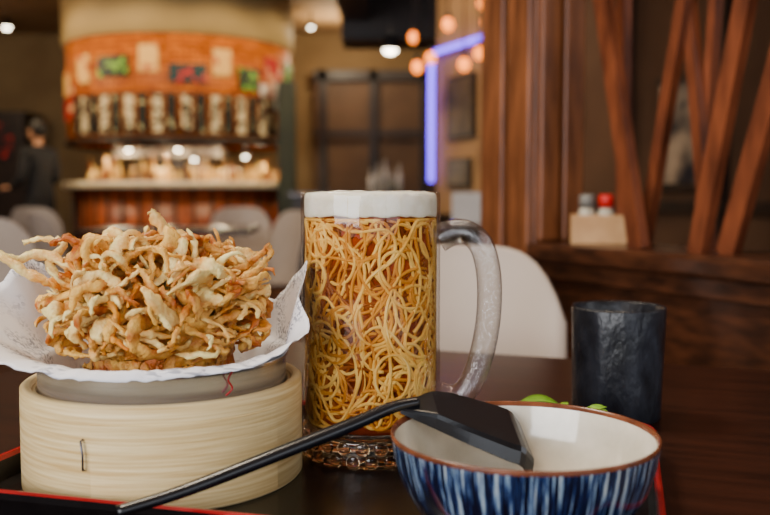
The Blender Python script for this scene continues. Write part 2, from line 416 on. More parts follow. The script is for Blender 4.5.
def noodles(rad0, n, mat, name, tr):
    V = []; Fs = []
    for s in range(n):
        th = rn.uniform(-math.pi, math.pi); z = .028+.142*((s+rn.random())/n); h = rn.uniform(0, 2*math.pi); w = rn.uniform(-50, 50)
        pts = []; r = rad0+rn.uniform(-.0005, .0005); wt = rn.uniform(-90, 90)
        for i in range(rn.randint(45, 90)):
            pts.append(Vector((r*math.cos(th), r*math.sin(th), z)))
            if rn.random() < .08: wt = rn.choice((-1, 1))*rn.uniform(15, 120)
            w += (wt-w)*.3; h += w*.0022
            if z < .035: h += .25*(1 if math.cos(h) > 0 else -1)
            if z > .168: h -= .25*(1 if math.cos(h) > 0 else -1)
            th += math.cos(h)*.0022/rad0; z = min(.1725, max(.0265, z+math.sin(h)*.0022*1.25))
            r = min(rad0+.0007, max(rad0-.0008, r+rn.uniform(-.0003, .0003)))
        tube_data(V, Fs, pts, tr, 7)
    return obj(name, V, Fs, mat)
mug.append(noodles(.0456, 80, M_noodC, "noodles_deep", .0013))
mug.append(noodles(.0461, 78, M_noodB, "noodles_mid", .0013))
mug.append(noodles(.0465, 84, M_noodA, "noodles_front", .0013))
hp = smooth_path([(.0500, 0, .158), (.060, 0, .1630), (.071, 0, .1625), (.081, 0, .153), (.0860, 0, .134), (.0868, 0, .110), (.0842, 0, .086), (.078, 0, .062), (.070, 0, .047), (.060, 0, .041), (.0500, 0, .043)], 6)
nr_ = len(hp); rr = [.0110 if 8 < i < nr_-8 else .0120 for i in range(nr_)]
mug.append(tube("handle", hp, rr, M_hand, 24, .82, Vector((0, 0, 1))))
group("noodle_beer_mug", mug, (MX, MY, 0), math.radians(-6))

# ================================================================= BLUE BOWL
prof = [(1e-5, .004), (.032, .004), (.033, .0004), (.037, .0004), (.038, .006), (.050, .0085), (.0610, .016), (.0685, .029), (.0728, .043), (.0747, .0545),
        (.0750, .0562), (.0745, .0573), (.0735, .0570), (.0724, .0545), (.0700, .042), (.0655, .029), (.0575, .0180), (.045, .012), (.02, .0085), (1e-5, .008)]
fm = [0]*9+[1, 1, 1, 1]+[2]*6
bw = lathe("striped_ceramic_bowl", prof, [M_stripe, M_rimbrown, M_cream], 128, (.078, .500, 0), fm=fm)

# ================================================================= LADLE
W = Vector((-.10, .92, .36)).normalized()
lad = []
hpts = smooth_path([(-.144, .474, .0200), (-.110, .489, .0270), (-.06, .509, .0420), (-.02, .524, .0545), (.004, .534, .0625), (.020, .539, .0650)], 8)
n = len(hpts)
lad.append(tube("handle", hpts, [.0042+.0012*math.sin(math.pi*i/(n-1)) for i in range(n)], M_ladle, 12, .75))
E0 = Vector((.010, .5365, .0645)); E1 = Vector((.0880, .549, .0395))
ax = (E1-E0); up = ax.cross(W).normalized()
if up.z < 0: up = -up
V = []; Fs = []; nu, nv = 24, 20
far_w = [(0, .005), (.10, .010), (.28, .0250), (.42, .0300), (.80, .0300), (1, .027)]
near_w = [(0, .005), (.2, .0095), (.5, .018), (.8, .0245), (1, .0255)]
def wd(wid, t):
    for i in range(len(wid)-1):
        if wid[i][0] <= t <= wid[i+1][0]:
            s = (t-wid[i][0])/(wid[i+1][0]-wid[i][0]); return wid[i][1]*(1-s)+wid[i+1][1]*s
for i in range(nu+1):
    t = i/nu; c = E0+ax*t; wf = wd(far_w, t); wn = wd(near_w, t); edge_drop = .006*max(0, (t-.90)/.10)
    for j in range(nv+1):
        s = -1+2*j/nv
        side = max(0, (abs(s)-.74)/.26)
        hgt = .0075*(1-side)*min(1, .25+t*3)-edge_drop
        V.append(c+W*(s*(wf if s > 0 else wn))+up*(hgt-.004))
for i in range(nu):
    for j in range(nv):
        a = i*(nv+1)+j; Fs.append((a, a+nv+1, a+nv+2, a+1))
sc = fixn(obj("scoop", V, Fs, M_ladle, False)); md = sc.modifiers.new("s", 'SOLIDIFY'); md.thickness = .0022; md.offset = 0
md = sc.modifiers.new("b", 'BEVEL'); md.width = .0007; md.segments = 3
lad.append(sc)
group("soup_ladle", lad)

# ================================================================= CUP
cp = [(1e-5, 0), (.036, 0), (.0385, .003), (.0395, .03), (.0405, .07), (.0412, .099), (.0405, .1012), (.0392, .0995), (.0375, .05), (.036, .008), (1e-5, .006)]
cup = lathe("black_ceramic_cup", cp, M_cup, 96, (.2085, .80, -.0098))
for v in cup.data.vertices:
    r = math.hypot(v.co.x, v.co.y)
    if r > .03:
        a = math.atan2(v.co.y, v.co.x); k = 1+.012*math.sin(a*9+v.co.z*40)+.01*noise.noise(Vector((math.cos(a)*3, math.sin(a)*3, v.co.z*60)))
        v.co.x *= k; v.co.y *= k

# ================================================================= GARNISH DISH
gk = [lathe("dish", [(1e-5, .002), (.016, .0004), (.018, .002), (.029, .012), (.033, .024), (.0335, .0255), (.0320, .0250), (.027, .013), (.017, .005), (1e-5, .004)], M_white, 48)]
def leaf(p, d, L, w, curl, mat=M_leaf):
    p = Vector(p); d = Vector(d).normalized(); s = d.cross(Vector((0, 0, 1))).normalized(); u = s.cross(d)
    V = []; Fs = []
    for i in range(11):
        t = i/10; ww = w*math.sin(math.pi*min(1, t*.95+.03))**.8; c = p+d*(L*t)+u*(curl*math.sin(math.pi*t))
        for j in (-1, -.5, 0, .5, 1): V.append(c+s*(ww*j)+u*(abs(j)*ww*.35))
    for i in range(10):
        for j in range(4): a = i*5+j; Fs.append((a, a+1, a+6, a+5))
    o = obj("leaf", V, Fs, mat); m = o.modifiers.new("s", 'SOLIDIFY'); m.thickness = .0006; return o
rl = random.Random(3)
gk.append(leaf((-.008, .0, .033), (-1, -.05, .18), .036, .010, .004))
gk.append(leaf((.004, -.008, .030), (.3, -1, .3), .02, .006, .004))
for i in range(18):
    a = rl.uniform(0, 6.28); gk.append(leaf((rl.uniform(-.014, .014), rl.uniform(-.012, .012), .022+rl.uniform(0, .006)), (math.cos(a), math.sin(a), rl.uniform(.1, .6)), rl.uniform(.014, .022), rl.uniform(.003, .005), .003))
for i in range(6):
    gk.append(sphere("grated_radish", (.020+rl.uniform(-.006, .006), rl.uniform(-.014, .0), .026+rl.uniform(0, .003)), .0075, M_white, 1, 1, .8, 12, 8))
group("garnish_dish", gk, (.140, .645, 0))

# ================================================================= CHAIRS
def chair(x, y, rot, mat=M_chair, name="dining_chair", W_=.215):
    V = []; Fs = []; nu, nv = 24, 30
    path = smooth_path([(0, -.235, .435), (0, -.21, .455), (0, -.05, .448), (0, .10, .445), (0, .17, .475), (0, .205, .56), (0, .225, .70), (0, .245, .82), (0, .25, .862)], 4)
    m = len(path)
    for i, q in enumerate(path):
        t = i/(m-1)
        w = W_
        if t < .15: w = W_*(.82+.18*math.sin(t/.15*math.pi/2))
        for j in range(nu+1):
            u = -1+2*j/nu
            back = min(1, max(0, (t-.45)/.2))
            yy = q.y-.075*u*u*back
            # rounded shoulders: the back shortens toward its sides
            zz = .445+(q.z-.445)*(1-.30*abs(u)**5) if q.z > .47 and t > .4 else q.z
            zz += (1-back)*.022*u**4
            V.append((u*w, yy, zz))
    for i in range(m-1):
        for j in range(nu):
            a = i*(nu+1)+j; Fs.append((a, a+nu+1, a+nu+2, a+1))
    sh = fixn(obj("shell", V, Fs, mat)); md = sh.modifiers.new("s", 'SOLIDIFY'); md.thickness = .010
    ks = [sh]
    for sx in (-1, 1):
        for fy, ty in ((-.12, -.20), (.10, .20)):
            ks.append(tube("leg", [(sx*.13, fy, .445), (sx*.20, ty, .0)], [.016, .011], M_chairleg, 10))
    ks.append(tube("stretcher_front", [(-.165, -.16, .22), (.165, -.16, .22)], .008, M_chairleg, 8))
    ks.append(tube("stretcher_rear", [(-.165, .15, .22), (.165, .15, .22)], .008, M_chairleg, 8))
    return group(name, ks, (x, y, F), rot)
chair(.090, 1.34, math.radians(-8), W_=.190)

def table(x, y, hx, hy, rot=0):
    ks = [box("table_top", (0, 0, .735), (hx, hy, .015), M_table, 0, .005)]
    ks.append(lathe("pedestal", [(1e-5, 0), (.18, 0), (.18, .012), (.05, .03), (.035, .06), (.035, .72), (1e-5, .72)], M_black, 24))
    return group("dining_table", ks, (x, y, F), rot)
table(-1.30, 5.5, .50, .34, .05)
chair(-.70, 5.0, math.radians(-60))
chair(-1.66, 4.85, math.radians(130))
chair(-2.45, 6.6, math.radians(165))
chair(-1.58, 3.75, math.radians(175))
table(-2.9, 5.9, .38, .38, .1)
chair(-1.0, 6.25, math.radians(10))
chair(-3.1, 5.2, math.radians(185))
table(.50, 5.75, .20, .28, 0)

# ================================================================= PARTITION (low wall + post + slats)
PA = Vector((.31, 1.80, 0)); PD = Vector((.469, -.883, 0)).normalized(); PN = Vector((.883, .469, 0)).normalized()
prz = math.atan2(PD.y, PD.x)
def pp(t, s, z): return PA+PD*t+PN*s+Vector((0, 0, z))
def pbox(name, t0, t1, s0, s1, z0, z1, mat, bev=.004):
    c = pp((t0+t1)/2, (s0+s1)/2, (z0+z1)/2)
    return box(name, c, ((t1-t0)/2, (s1-s0)/2, (z1-z0)/2), mat, prz, bev)
ks = [pbox("low_panel", -.02, 1.55, .012, .138, F+.001, .06, M_partd),
      pbox("ledge", -.02, 1.56, -.022, .165, .06, .095, M_partd, .008),
      pbox("ledge_moulding", -.02, 1.55, -.004, .012, .025, .06, M_partd),
      pbox("base_rail", -.02, 1.55, -.004, .012, F+.001, F+.12, M_partd),
      pbox("post", -.20, -.021, .0, .12, F+.001, 1.538, M_part, .006),
      pbox("post_batten_a", -.195, -.115, -.014, .0, F+.001, 1.538, M_part, .006),
      pbox("post_batten_b", -.100, -.024, -.014, .0, F+.001, 1.538, M_part, .006),
      pbox("post_batten_c", -.021, -.007, .006, .056, .097, 1.538, M_part, .006),
      pbox("post_batten_d", -.021, -.007, .066, .118, .097, 1.538, M_part, .006),
      pbox("header", -.02, 1.55, .02, .13, 1.20, 1.538, M_partd)]
def slat(tb, tt, s, w=.018, mat=M_slat):
    b = pp(tb, s, .094); t = pp(tt, s, 1.21)
    d = (t-b).normalized(); side = PN; wv = side.cross(d).normalized()
    V = []
    for q in (b, t):
        for a_, c_ in ((-1, -1), (1, -1), (1, 1), (-1, 1)): V.append(q+wv*(w*a_)+side*(.010*c_))
    Fs = [(0, 1, 2, 3), (7, 6, 5, 4), (0, 4, 5, 1), (1, 5, 6, 2), (2, 6, 7, 3), (3, 7, 4, 0)]
    return fixn(obj("slat", V, Fs, mat, False))
for tb, tt, s, w in [(.240, -.015, .035, .017), (.375, .61, .035, .015), (.415, .75, .06, .017), (.20, .42, .085, .011), (.34, .19, .10, .010), (.60, .44, .085, .013),
                     (.54, .78, .105, .012), (.80, 1.10, .05, .016), (.98, .70, .09, .016), (.12, .10, .108, .010), (1.2, 1.0, .05, .016), (1.25, 1.45, .1, .016),
                     (.30, .36, .12, .008), (.52, .50, .13, .008), (.66, .80, .03, .015)]:
    ks.append(slat(tb, tt, s, w))
group("slatted_wood_partition", ks)
cc = pp(.085, .075, .0955)
ks = [box("front", (0, -.036, .028), (.052, .004, .028), M_box, 0, .002), box("rear", (0, .036, .028), (.052, .004, .028), M_box, 0, .002),
      box("side_a", (-.048, 0, .028), (.004, .032, .028), M_box, 0, .002), box("side_b", (.048, 0, .028), (.004, .032, .028), M_box, 0, .002), box("bottom", (0, 0, .005), (.048, .036, .004), M_box)]
group("condiment_caddy", ks, cc, math.radians(-10))
M_jar = pmat("sauce_jar_glass", srgb(170, 160, 140), srgb(200, 190, 170), 20, .2)
M_cap_dark = pmat("jar_cap_grey", srgb(120, 116, 108), None, 20, .4)
M_cap_red = pmat("bottle_cap_red", srgb(200, 20, 16), None, 20, .4)
for dx, capm in ((-.022, M_cap_dark), (.016, M_cap_red)):
    ks = [lathe("jar", [(1e-5, 0), (.016, 0), (.0165, .05), (.012, .062), (1e-5, .062)], M_jar, 20), lathe("cap", [(1e-5, .060), (.0145, .060), (.0145, .083), (.012, .086), (1e-5, .086)], capm, 20)]
    group("condiment_jar", ks, (cc.x+dx*1.0, cc.y+.002, cc.z+.0095))

# ================================================================= ROOM SHELL
M_wall = pmat("wall_plaster_warm", srgb(128, 102, 66), srgb(142, 116, 78), 2, .8)
M_walld = pmat("wall_brown", srgb(78, 52, 33), srgb(96, 66, 43), 2, .7)
M_ceil = pmat("ceiling_paint", srgb(150, 118, 80), srgb(160, 128, 90), 2, .8)
M_floor = pmat("floor_wood", srgb(58, 36, 26), srgb(92, 60, 42), 3, .3, stretch=(8, 1, 1))
M_dark = pmat("dark_wood", srgb(32, 20, 14), srgb(46, 30, 22), 6, .45)
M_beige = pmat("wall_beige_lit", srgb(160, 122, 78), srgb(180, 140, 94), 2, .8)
def quadbox(name, x0, x1, y0, y1, z0, z1, mat): return box(name, ((x0+x1)/2, (y0+y1)/2, (z0+z1)/2), ((x1-x0)/2, (y1-y0)/2, (z1-z0)/2), mat)
CZ = 2.30
quadbox("floor", -5.6, 4.2, -2.6, 12.2, F-.1, F, M_floor)
quadbox("ceiling", -5.6, 4.2, -2.6, 12.2, CZ, CZ+.1, M_ceil)
quadbox("wall_back", -5.6, 4.2, 12.0, 12.2, F, CZ, M_wall)
quadbox("wall_left", -5.6, -5.4, -2.6, 12.0, F, CZ, M_wall)
quadbox("wall_right", 4.0, 4.2, -2.6, 12.0, F, CZ, M_walld)
ks = [quadbox("sill", -5.4, 4.0, -2.6, -2.5, F, 0.0, M_wall), quadbox("lintel", -5.4, 4.0, -2.6, -2.5, 1.9, CZ, M_wall)]
for x0, x1 in ((-5.4, -4.2), (-.6, -.2), (3.2, 4.0)): ks.append(quadbox("pier", x0, x1, -2.6, -2.5, 0, 1.9, M_wall))
group("wall_front", ks)
M_frame = pmat("window_frame_paint", srgb(50, 44, 40), None, 10, .5)
for x0, x1, nm in ((-4.2, -.6, "window_1"), (-.2, 3.2, "window_2")):
    ks = [quadbox("jamb", x0, x0+.05, -2.58, -2.52, .05, 1.85, M_frame), quadbox("jamb", x1-.05, x1, -2.58, -2.52, .05, 1.85, M_frame), quadbox("mullion", (x0+x1)/2-.03, (x0+x1)/2+.03, -2.58, -2.52, .05, 1.85, M_frame),
          quadbox("rail", x0, x1, -2.58, -2.52, 0, .05, M_frame), quadbox("rail", x0, x1, -2.58, -2.52, 1.85, 1.9, M_frame)]
    group(nm, ks)

# angled dining-room wall on the right with neon line
QA = Vector((.40, 7.0, 0)); QD = Vector((.41, -.912, 0)).normalized(); QN = Vector((.912, .41, 0)); qrz = math.atan2(QD.y, QD.x)
def qbox(name, t0, t1, s0, s1, z0, z1, mat, bev=0):
    c = QA+QD*((t0+t1)/2)+QN*((s0+s1)/2)+Vector((0, 0, (z0+z1)/2)); return box(name, c, ((t1-t0)/2, (s1-s0)/2, (z1-z0)/2), mat, qrz, bev)
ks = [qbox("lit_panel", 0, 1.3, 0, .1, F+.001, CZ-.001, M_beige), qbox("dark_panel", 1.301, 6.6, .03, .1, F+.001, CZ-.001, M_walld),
      qbox("dado", 0, 1.3, -.03, -.001, F+.001, .05, M_dark), qbox("picture_rail", 1.301, 6.6, -.02, .029, .1, .16, M_dark)]
for t in (2.2, 2.9, 3.3, 3.65, 4.0, 4.35, 4.7, 5.05, 5.4): ks.append(qbox("stud", t, t+.07, -.03, .029, F+.001, CZ-.002, M_dark))
group("wall_dining", ks)
M_neon = pmat("violet_neon", srgb(104, 66, 255), srgb(112, 76, 255), 2, .4, emis=4.5)
nz0 = QA-QN*.05
ks = [tube("neon_tube_vertical", [nz0+Vector((0, 0, .29)), nz0+Vector((0, 0, 1.27))], .024, M_neon, 10),
      tube("neon_tube_horizontal", [nz0+Vector((0, 0, 1.27)), nz0+QD*.95+Vector((0, 0, 1.27))], .020, M_neon, 10)]
group("neon_light_strip", ks)
M_pic = pmat("framed_print", srgb(30, 26, 26), srgb(100, 84, 62), 6, .4)
ks = [qbox("frame", .22, .62, -.03, -.002, .60, 1.06, M_dark), qbox("print", .25, .59, -.035, -.031, .63, 1.03, M_pic)]
group("framed_picture", ks)
ks = [qbox("frame", .22, .56, -.03, -.002, .24, .46, M_dark), qbox("print", .25, .53, -.035, -.031, .27, .43, M_pic)]
group("framed_picture", ks)
M_glow = pmat("evening_window", srgb(24, 24, 30), srgb(150, 124, 96), 5, .3, emis=.35, detail=2, lo=.42, hi=.66)  # added glowing panes, standing in for pale slivers behind the slats
for i, (t0, t1, z0, z1) in enumerate([(2.5, 2.85, .25, .75), (3.39, 3.62, .2, .9), (4.10, 4.32, .15, .7), (4.45, 4.67, .2, 1.0)]):
    ks = [qbox("pane", t0, t1, .0, .028, z0, z1, M_glow), qbox("frame_top", t0, t1, -.02, .029, z1, z1+.04, M_dark), qbox("frame_bottom", t0, t1, -.02, .029, z0-.04, z0, M_dark)]
    group("window_%d" % (i+3), ks)

ks = [quadbox("soffit_beam", -.40, 2.2, 8.4, 9.0, 1.62, CZ-.001, M_dark), quadbox("soffit_return", -.40, -.15, 6.4, 8.399, 1.78, CZ-.001, M_dark)]
group("trim_soffit", ks)
M_green = pmat("column_green", srgb(34, 38, 24), srgb(46, 50, 32), 3, .6)
quadbox("column", -1.10, -.93, 9.3, 9.5, F+.001, 1.35, M_green)
M_dim = pmat("panel_tan", srgb(88, 63, 42), srgb(108, 79, 54), 3, .6)
ks = [quadbox("backing", -.92, 1.4, 11.80, 11.98, F+.001, CZ-.5, M_dim)]
for x in (-.85, -.2, .45): ks.append(quadbox("frame_post", x, x+.10, 11.70, 11.79, F+.001, CZ-.5, M_dark))
ks += [quadbox("frame_head", -.92, 1.4, 11.70, 11.79, CZ-.64, CZ-.51, M_dark), quadbox("frame_mid", -.92, 1.4, 11.68, 11.699, .95, 1.02, M_dark)]
group("wood_screen", ks)
ks = [quadbox("body", -.75, .35, 7.3, 7.9, F+.001, .18, M_dark), quadbox("top", -.78, .38, 7.27, 7.93, .18, .21, M_partd)]
for x in (-.38, -.02): ks.append(quadbox("door_gap", x-.004, x+.004, 7.293, 7.299, F+.05, .15, M_black))
group("service_cabinet", ks)
M_bott = pmat("mixed_bottles", srgb(60, 70, 50), srgb(200, 190, 170), 4, .2)
def bottles(name, pts, mat=M_bott):
    V = []; Fs = []
    for x, y, z, r, h in pts:
        tube_data(V, Fs, [Vector((x, y, z+h*t)) for t in (0, .03, .6, .72, .78, 1)], [r*.9, r, r, r*.55, r*.35, r*.35], 10, 1, Vector((1, 0, 0)))
    return fixn(obj(name, V, Fs, mat))
bottles("condiment_bottles", [(-.12+i*.06, 7.55+.03*(i % 2), .211, .024, .20+.04*(i % 3)) for i in range(5)])
M_menu = pmat("menu_card", srgb(215, 210, 205), None, 8, .6)
ks = [box("card", (0, 0, .115), (.12, .004, .10), M_menu), box("stand", (0, .0, .007), (.12, .04, .006), M_dark)]
group("menu_stand", ks, (.545, 5.72, -.009), 0)

# ================================================================= ROUND BAR
BX, BY = -2.24, 10.0; BR = 1.19; FA = math.radians(-76.6)
def brick_mat():
    m = pmat("orange_wood_tiles", srgb(190, 100, 50), None, 8, .5, spec=.25)
    nt = m.node_tree; N = nt.nodes; L = nt.links; b = N["Principled BSDF"]
    tc = N.new("ShaderNodeTexCoord"); sp = N.new("ShaderNodeSeparateXYZ"); L.new(tc.outputs["Object"], sp.inputs[0])
    at = N.new("ShaderNodeMath"); at.operation = 'ARCTAN2'; L.new(sp.outputs[1], at.inputs[0]); L.new(sp.outputs[0], at.inputs[1])
    cb = N.new("ShaderNodeCombineXYZ"); L.new(at.outputs[0], cb.inputs[0]); L.new(sp.outputs[2], cb.inputs[1])
    br = N.new("ShaderNodeTexBrick"); br.inputs["Scale"].default_value = 5; br.inputs["Mortar Size"].default_value = .02
    br.inputs["Color1"].default_value = srgb(206, 112, 26); br.inputs["Color2"].default_value = srgb(158, 76, 18); br.inputs["Mortar"].default_value = srgb(78, 32, 8)
    L.new(cb.outputs[0], br.inputs["Vector"]); L.new(br.outputs[0], b.inputs["Base Color"]); return m
M_tile = brick_mat()
M_soff = pmat("soffit_cream", srgb(178, 150, 98), srgb(190, 162, 110), 2, .7)
M_ctop = pmat("counter_top_stone", srgb(222, 206, 174), srgb(236, 220, 190), 12, .3)
M_cfront = pmat("counter_front_wood", srgb(118, 46, 14), srgb(178, 84, 30), 6, .35, stretch=(4, 4, .6))
ks = [lathe("tiled_drum", [(1.10, .73), (BR, .73), (BR, 1.76), (1.10, 1.76), (1.10, .73)], M_tile, 96, smooth=True),
      lathe("cream_soffit", [(1.0, 1.761), (1.23, 1.761), (1.23, CZ-.001), (1.0, CZ-.001)], M_soff, 96),
      lathe("drum_lower_band", [(BR+.001, .70), (BR+.03, .70), (BR+.03, .76), (BR+.001, .76)], M_dark, 96)]
group("bar_canopy", ks, (BX, BY, 0))
ks = [lathe("counter_front", [(1.05, F+.001), (1.14, F+.001), (1.14, .255), (.70, .255)], M_cfront, 96),
      lathe("counter_slab", [(.70, .256), (1.24, .256), (1.255, .27), (1.255, .315), (1.24, .325), (.70, .325), (.70, .256)], M_ctop, 96),
      lathe("foot_rail", [(1.22, F+.2), (1.24, F+.22), (1.22, F+.24), (1.20, F+.22), (1.22, F+.2)], M_steel, 64)]
V = []; Fs = []
for i in range(40):
    a = 2*math.pi*i/40; p = Vector((1.15*math.cos(a), 1.15*math.sin(a), 0)); tube_data(V, Fs, [p+Vector((0, 0, F+.01)), p+Vector((0, 0, .25))], .014, 6)
ks.append(obj("front_battens", V, Fs, M_dark))
group("bar_counter", ks, (BX, BY, 0))
ks = [lathe("core", [(.45, F+.001), (.45, CZ-.002)], M_dark, 32), box("hood", (0, -.48, .63), (.55, .2, .05), M_hood), box("shelf", (0, -.50, .47), (.42, .06, .012), M_dark), box("range", (0, -.48, .366), (.42, .10, .04), M_hood)]
kg = group("kitchen_core", ks, (BX, BY, 0))
def bp(phi, r, z): a = FA+math.radians(phi); return Vector((BX+r*math.cos(a), BY+r*math.sin(a), z))
def curved(name, phi0, phi1, z0, z1, mat, r=BR+.02, tilt=0):
    V = []; Fs = []; n = 6
    for i in range(n+1):
        p = phi0+(phi1-phi0)*i/n; dz = tilt*(i/n-.5)
        for rr_, z in ((r, z0), (r, z1), (r-.012, z1), (r-.012, z0)): V.append(bp(p, rr_, z+dz))
    for i in range(n):
        for j in range(4): Fs.append((i*4+j, (i+1)*4+j, (i+1)*4+(j+1) % 4, i*4+(j+1) % 4))
    Fs.append((0, 1, 2, 3)); Fs.append((4*n+3, 4*n+2, 4*n+1, 4*n))
    return fixn(obj(name, V, Fs, mat, False))
M_ban1 = pmat("banner_cream_ink", srgb(24, 20, 18), srgb(224, 202, 160), 18, .7, lo=.45, hi=.49)
M_ban2 = pmat("banner_black_ink", srgb(12, 18, 14), srgb(190, 176, 130), 18, .7, lo=.58, hi=.62)
ks = []
for i in range(17):
    p = -60+i*6.6; ks.append(curved("banner", p, p+(4.4 if i % 2 else 3.9), .80, 1.16, (M_ban2, M_ban1)[i % 2], BR+.035))
ks.append(curved("banner_rail", -62, 52, 1.165, 1.18, M_dark, BR+.045))
group("menu_banners", ks)
M_s1 = pmat("sign_green", srgb(6, 26, 22), srgb(120, 170, 40), 12, .5, lo=.52, hi=.56)
M_s2 = pmat("sign_cream", srgb(226, 176, 96), srgb(180, 60, 16), 12, .6, lo=.55, hi=.6)
M_s3 = pmat("sign_teal_red", srgb(8, 50, 54), srgb(200, 30, 14), 12, .5, lo=.56, hi=.60)
M_s4 = pmat("sign_red", srgb(160, 12, 8), srgb(230, 180, 130), 9, .5, lo=.58, hi=.64)
M_s5 = pmat("sign_white", srgb(220, 206, 194), srgb(170, 90, 70), 9, .6, lo=.6, hi=.64)
ks = []
for a0, a1, z0, z1, m, tl in [(-42, -25, 1.34, 1.54, M_s1, 0), (-20, -11, 1.38, 1.64, M_s2, 0), (-6, 11, 1.28, 1.46, M_s3, 0), (14, 23, 1.36, 1.62, M_s2, 0), (27, 39, 1.24, 1.46, M_s1, 0),
                              (50, 76, 1.0, 1.28, M_s5, -.2), (-86, -68, .95, 1.16, M_s4, 0), (-86, -68, 1.2, 1.46, M_s2, 0), (-67, -63, 1.0, 1.3, M_s4, 0), (43, 54, 1.36, 1.60, M_s4, 0), (62, 84, 1.34, 1.6, M_s1, 0),
                              (-58, -48, 1.3, 1.58, M_s2, 0), (40, 46, 1.20, 1.32, M_s5, 0)]:
    ks.append(curved("poster", a0, a1, z0, z1, m, BR+.022, tl))
group("wall_posters", ks)
rb = random.Random(9)
pts = [(*bp(-60+i*3.4+rb.uniform(-1, 1), rb.uniform(1.02, 1.16), .326), rb.uniform(.016, .030), rb.uniform(.09, .28)) for i in range(37)]
M_bb = pmat("warm_bar_bottles", srgb(110, 50, 12), srgb(248, 206, 120), 7, .2, lo=.4, hi=.6)
bottles("bar_bottles", pts, M_bb)
M_plate = pmat("stacked_plates", srgb(232, 206, 150), None, 5, .3)
for ph in (-14, 10, 32):
    p = bp(ph, .88, .326)
    lathe("plate_stack", [(1e-5, 0), (.09, 0), (.11, .01), (.105, .02), (.11, .03), (.105, .04), (.11, .05), (.105, .06), (.11, .07), (.105, .09), (.11, .12), (.10, .13), (1e-5, .12)], M_plate, 24, p)

# ================================================================= LAMPS
M_bulb = pmat("amber_bulb", (1, .20, .012, 1), (1, .24, .02, 1), 3, .3, emis=4)
M_white_e = pmat("white_lamp", (1, .84, .58, 1), (1, .88, .66, 1), 3, .3, emis=24)
M_cord = pmat("lamp_cord", srgb(20, 16, 14), None, 3, .6)
def pendant(px, py, d, r=.032):
    X = px*d; Z = .19+py*d
    ks = [tube("cord", [(0, 0, r), (0, 0, CZ-Z)], .004, M_cord, 6), lathe("socket", [(1e-5, r*.6), (r*.5, r*.6), (r*.45, r*2), (1e-5, r*2.1)], M_cord, 12),
          lathe("bulb", [(1e-5, -r*1.2), (r*.6, -r), (r, -r*.2), (r*.85, r*.6), (r*.4, r*1.1), (1e-5, r*1.1)], M_bulb, 16)]
    return group("pendant_lamp", ks, (X, d, Z))
for a_, b_, d in [(.031, .172, 6.4), (.0355, .140, 5.8), (.050, .150, 6.0), (.069, .186, 5.6), (.1067, .209, 5.2), (.112, .189, 5.4), (.1035, .1555, 4.9), (.0867, .143, 5.5)]:
    pendant(a_, b_, d, .036 if d > 5.3 else .032)
def spot(X, Y, Z, r=.05, name="ceiling_spotlight"):
    ks = [tube("stem", [(0, 0, r), (0, 0, CZ-Z)], .008, M_cord, 6), lathe("can", [(r*.5, r*1.6), (r*1.1, r*1.2), (r*1.25, -r*.4), (r*1.15, -r*.4), (r*.9, r*.9)], M_cord, 20), sphere("lens", (0, 0, -r*.1), r, M_white_e, 1, 1, .8)]
    return group(name, ks, (X, Y, Z))
spot(.045, 8.0, 1.48, .065)
spot(-4.55, 11.0, 2.22, .05)
spot(-.85, 10.5, 2.12, .03)
for ph, z in ((-33, .655), (-3, .655), (6, .56), (40, .60)):
    p = bp(ph, .98, z); spot(p.x, p.y, p.z, .03)
M_fr = pmat("menu_screen", srgb(20, 8, 8), srgb(200, 20, 10), 5, .4, emis=.5, lo=.54, hi=.66)
ks = [quadbox("case", -5.2, -4.45, 11.2, 11.9, F+.001, 1.22, M_dark), quadbox("screen", -5.12, -4.60, 11.18, 11.199, .62, 1.08, M_fr)]
group("drinks_fridge", ks)

# ================================================================= PERSON (standing, dark clothes, turned to the left)
M_cloth = pmat("black_clothes", srgb(16, 16, 20), srgb(26, 26, 32), 12, .8)
M_skin = pmat("skin", srgb(190, 136, 104), srgb(204, 150, 116), 12, .5)
M_hair = pmat("black_hair", srgb(14, 10, 8), srgb(30, 22, 18), 60, .5)
def skin_obj(name, verts, edges, radii, mat, sub=2):
    me = bpy.data.meshes.new(name); me.from_pydata(verts, edges, []); me.update()
    o = bpy.data.objects.new(name, me); C.objects.link(o); me.materials.append(mat)
    o.modifiers.new("skin", 'SKIN')
    for i, r in enumerate(radii):
        me.skin_vertices[0].data[i].radius = (r, r) if not isinstance(r, tuple) else r
    me.skin_vertices[0].data[0].use_root = True
    s = o.modifiers.new("sub", 'SUBSURF'); s.levels = sub; s.render_levels = sub
    o.modifiers["skin"].use_smooth_shade = True
    return o
bv = [(0, 0, .93), (0, .0, 1.08), (0, .01, 1.25), (0, .0, 1.38), (0, .0, 1.45),
      (-.16, -.01, 1.37), (-.21, .0, 1.10), (-.19, .20, 1.02), (.16, -.01, 1.37), (.21, .0, 1.10), (.17, .21, 1.05),
      (-.09, 0, .86), (-.10, .02, .48), (-.10, -.02, .09), (.09, 0, .86), (.10, .03, .48), (.11, .04, .09), (-.10, .12, .04), (.12, .18, .04)]
be = [(0, 1), (1, 2), (2, 3), (3, 4), (3, 5), (5, 6), (6, 7), (3, 8), (8, 9), (9, 10), (0, 11), (11, 12), (12, 13), (0, 14), (14, 15), (15, 16), (13, 17), (16, 18)]
br_ = [(.15, .11), (.135, .10), (.155, .115), (.12, .09), (.055, .055), .062, .05, .036, .062, .05, .036, .088, .062, .045, .088, .062, .045, .038, .038]
per = [skin_obj("clothed_body", bv, be, br_, M_cloth)]
per.append(skin_obj("neck", [(0, 0, 1.42), (0, .01, 1.52)], [(0, 1)], [.05, .048], M_skin))
per.append(sphere("head", (0, .015, 1.585), .1, M_skin, .78, .92, 1.12, 24, 16))
per.append(sphere("hair", (0, -.012, 1.612), .105, M_hair, .86, .96, 1.02, 24, 16))
